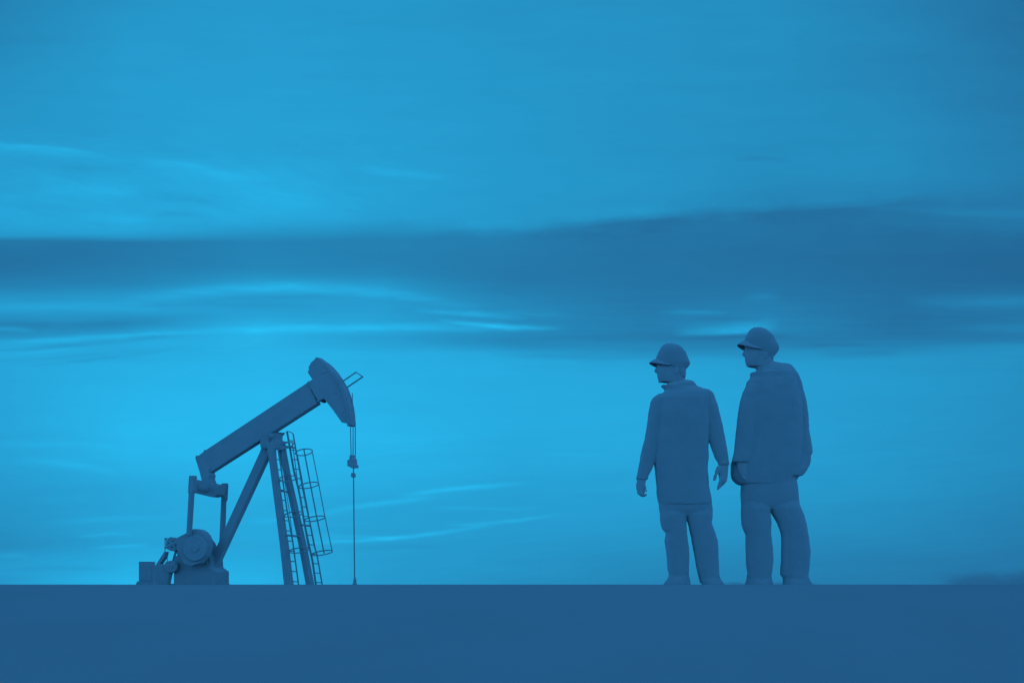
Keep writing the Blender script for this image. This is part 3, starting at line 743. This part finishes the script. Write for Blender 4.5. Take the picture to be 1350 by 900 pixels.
# ---- the man on the right, hands in his jacket pockets
Q = dict(Y=10.6, cx=1020.0)
gz = 770 + CZ * K / 10.6
man('taller man in a hard hat with both hands in his coat pockets', **Q,
    head=[(438, 992, 1010, 8, 0), (444, 987, 1016, 13, 0), (452, 984, 1019, 15.4, 0), (459, 982.4, 1020, 16, 0), (464, 982, 1020, 16, 0), (469, 981.8, 1020, 15.6, 0), (473, 982.2, 1019.6, 15, 0),
          (477, 982.8, 1019, 14.4, 0), (480.6, 983.6, 1018.6, 13.4, 0), (482.6, 985, 1018.6, 12.6, 0), (483.6, 988, 1018.6, 12, 0), (484.0, 994.4, 1018.6, 11.6, 0), (487, 997.2, 1019, 11.4, 0), (491.6, 997.4, 1022, 11.6, 0), (500, 993, 1030, 13, 0)],
    nose=[([(985.6, 459.5, 0), (982.4, 463.5, 0), (980.5, 467.3, 0)], [2.0, 2.2, 2.3]), ([(983.6, 468.8, -2), (981.4, 468.3, -2)], [1.6, 1.4]), ([(983.6, 468.8, 2), (981.4, 468.3, 2)], [1.6, 1.4])],
    lips=[(983.8, 473.0, 0, 1.9, (1, 2.2, .7)), (984.2, 475.4, 0, 1.9, (1, 2.0, .7)), (986.6, 481, 0, 3.0, (.9, 1.6, .9))],
    ear=[(1006, 468.6, -15.2, 4.8, (.8, .45, 1.25)), (1006, 468.6, 15.2, 4.8, (.8, .45, 1.25))],
    eye=[(985.4, 464.2, -6, 2.2, (1, 1.3, .8)), (985.4, 464.2, 6, 2.2, (1, 1.3, .8)), (984.4, 461, -6, 2.0, (1, 2.4, .7)), (984.4, 461, 6, 2.0, (1, 2.4, .7))],
    torso=[(475, 1010, 1019.4, 6, 3), (477.8, 1006, 1025.2, 10, 2), (479.4, 1003, 1034, 13, 2), (483, 1002, 1040, 17, 2), (488, 1001, 1044, 20, 1), (491.0, 1000, 1046, 22, 1), (491.6, 988.6, 1047, 22.5, 0), (498.2, 989.0, 1049, 24, 0), (500.5, 987.6, 1050, 25, 0), (503.8, 984.4, 1051, 26, 0),
           (510, 983.2, 1053, 28, 0), (518, 979, 1055, 30, 0), (531, 976, 1057, 32, 0), (545, 975, 1058, 33, 0), (570, 973, 1059, 33, 0), (593, 970, 1059, 33, 0), (606, 966, 1060, 33, 0), (612, 963.6, 1060, 33, 0),            (622, 963.4, 1058, 32, 0), (629, 964.2, 1052, 30.6, 0), (633.4, 966.4, 1049.6, 29.4, 0), (636.6, 969.6, 1049, 28.6, 0), (638.6, 973.6, 1048, 28, 0)],
    arms=[[(504, 987, 999, 8, -8), (510, 983.4, 1004, 12, -10), (518.4, 978.2, 1002, 14, -12), (531.8, 973.4, 999, 15, -13), (545, 971, 996, 15.4, -14), (570, 968, 993, 14.6, -16), (593, 965.6, 990, 13.6, -18), (604, 962.9, 986, 12.6, -20), (609, 961.6, 984, 12, -21), (611, 962.6, 982, 11.6, -21)],
          [(479, 1020, 1040, 9, 4), (481, 1020, 1044, 11, 4), (485, 1022, 1047.6, 13, 4), (493, 1027, 1052.7, 15, 3), (502.4, 1031, 1056.6, 15.6, 3), (513, 1034, 1058.8, 15.8, 2), (529, 1037, 1062.6, 15.6, 1), (545, 1039, 1064.9, 15.2, 0), (566, 1041, 1065.6, 14.8, -2), (578, 1042.4, 1067.6, 14.6, -3), (588, 1043.4, 1069.4, 14.4, -4), (597.4, 1043, 1069.5, 14, -6),
           (600.4, 1042, 1067.2, 13.6, -7), (610, 1039, 1066.6, 13, -10), (615, 1036, 1064.6, 12.4, -12), (619.4, 1033, 1062, 12, -14), (624, 1030, 1058.6, 11.4, -15), (627.4, 1028, 1055.4, 10.4, -16), (628.8, 1030, 1050.4, 8, -16)]],
    hands=[('slice', [(600, 966, 980, 5.6, -20), (612, 968, 982, 5.6, -22), (622, 970, 984, 5.6, -22), (628, 973, 983, 4.4, -22)]),
           ('chain', [(973, 622, -24), (975, 629, -24), (977, 632, -24)], [2.2, 2.0, 1.6]), ('chain', [(977, 622, -23), (979, 630, -23), (980, 633, -23)], [2.2, 2.0, 1.6]),
           ('chain', [(981, 621, -21), (983, 629, -21), (984, 632, -21)], [2.2, 2.0, 1.6]), ('chain', [(983, 620, -19), (986, 626, -19), (987, 629, -19)], [2.0, 1.8, 1.5]), ('chain', [(976, 612, -25), (982, 618, -25.5), (986, 621, -25)], [2.4, 2.0, 1.6]),
           ('slice', [(596, 1046, 1062, 5.8, -7), (606, 1042, 1058, 5.8, -11), (616, 1037, 1052, 5.6, -14), (621, 1034, 1047, 4.4, -15)]),
           ('chain', [(1046, 614, -15), (1043, 621, -16), (1041, 624, -16)], [2.2, 2.0, 1.6]), ('chain', [(1043, 614, -16), (1039, 621, -17), (1037, 624, -17)], [2.2, 2.0, 1.6]),
           ('chain', [(1040, 614, -15), (1036, 620, -16), (1034, 623, -16)], [2.2, 2.0, 1.6]), ('chain', [(1049, 614, -13), (1047, 620, -14), (1045, 624, -14)], [2.0, 1.8, 1.5]), ('chain', [(1044, 608, -17), (1038, 611, -18), (1034, 613, -18)], [2.4, 2.0, 1.6])],
    pelvis=[(615, 977.6, 1048, 27, 0), (628, 977.2, 1049, 27.4, 0), (640, 976.8, 1051, 27.4, 0), (652, 976.8, 1052.6, 26.4, 0), (660, 977, 1053.6, 24, 0), (666, 977.2, 1054, 20, 0), (671, 980.2, 1053, 14, 0)],
    legs=[[(655, 979.9, 1014, 17, 0), (671, 977.1, 1014.6, 24, 0), (676, 977.2, 1015, 23.4, 0), (690, 977.5, 1016.8, 22.4, 0), (697.6, 980, 1015.6, 22, -1), (704.5, 983.2, 1016, 21.4, -1), (716, 983.4, 1017.6, 20.8, 0), (739.4, 983.6, 1019.3, 20.4, 0), (752, 985.4, 1017.6, 20.2, 1), (759, 986.4, 1016, 20.2, 1), (764, 984.6, 1016.6, 20.4, 1), (768, 983, 1017.2, 20.4, 1)],
          [(655, 1014, 1049.4, 17, 0), (671, 1014, 1056.2, 24, 0), (677, 1018, 1058.8, 23.4, 0), (683, 1022, 1060.8, 23, 0), (690, 1025.8, 1062.6, 22.4, 0), (697, 1028, 1063.8, 22, 0), (705.3, 1030, 1065, 21.4, 0), (729, 1030.3, 1067.8, 20.8, 0), (741, 1030.3, 1067, 20.4, 0), (752, 1029.4, 1066, 20.4, 1), (757.4, 1029.4, 1065.6, 20.4, 1),
           (760.4, 1032.6, 1065.4, 20.4, 1), (765, 1033.4, 1066.4, 20.4, 1), (768, 1032.8, 1067.8, 20.4, 1)]],
    hat=[(431.7, 995.6, 1001, 3, 0), (432.4, 992.4, 1005, 8, 0), (434.4, 988.8, 1010, 12, 0), (438.4, 986.0, 1015, 15.6, 0), (443, 983.4, 1019.6, 17.8, 0), (447, 981.8, 1021.6, 18.8, 0), (451, 981.6, 1023.2, 19.4, 0), (454.6, 981.6, 1026, 19.6, 0), (459, 981.8, 1027.1, 19.6, 0), (462, 983, 1026.2, 19, 0),
         (465, 990, 1024.4, 17.6, 0), (469.6, 1002, 1020.6, 15.6, 1)],
    brim=(1001, 19.0, 18.8, 447.8, 453.8, 460.8, 10.0),
    boots=[[[(756, 985.4, 1016.6, 17, 1), (762, 984.8, 1016.6, 18, 0), (766, 983.4, 1017.4, 20, -3), (770, 981.6, 1018, 22, -6), (774, 980.6, 1018.4, 23, -7), (gz - 1.4, 980.6, 1018.4, 23, -7)]],
           [[(757, 1031.4, 1065.2, 17, 1), (762, 1033, 1066, 18, 0), (766, 1032.8, 1067.4, 20, -3), (770, 1031.8, 1069.4, 22, -6), (774, 1031.2, 1070.4, 23, -7), (gz - 1.4, 1031.2, 1070.4, 23, -7)]]],
    soles=[[(gz - 2.2, 980.2, 1018.8, 23.4, -7), (gz, 980.2, 1018.8, 23.4, -7)], [(gz - 2.2, 1030.8, 1070.8, 23.4, -7), (gz, 1030.8, 1070.8, 23.4, -7)]],
    hair=[(462, 1000, 1021, 15.8, 0), (468, 1004, 1020.4, 14.6, 0), (472, 1008, 1019.4, 12.4, 0), (475, 1012, 1018.8, 9, 0)],
    cuffs=[])
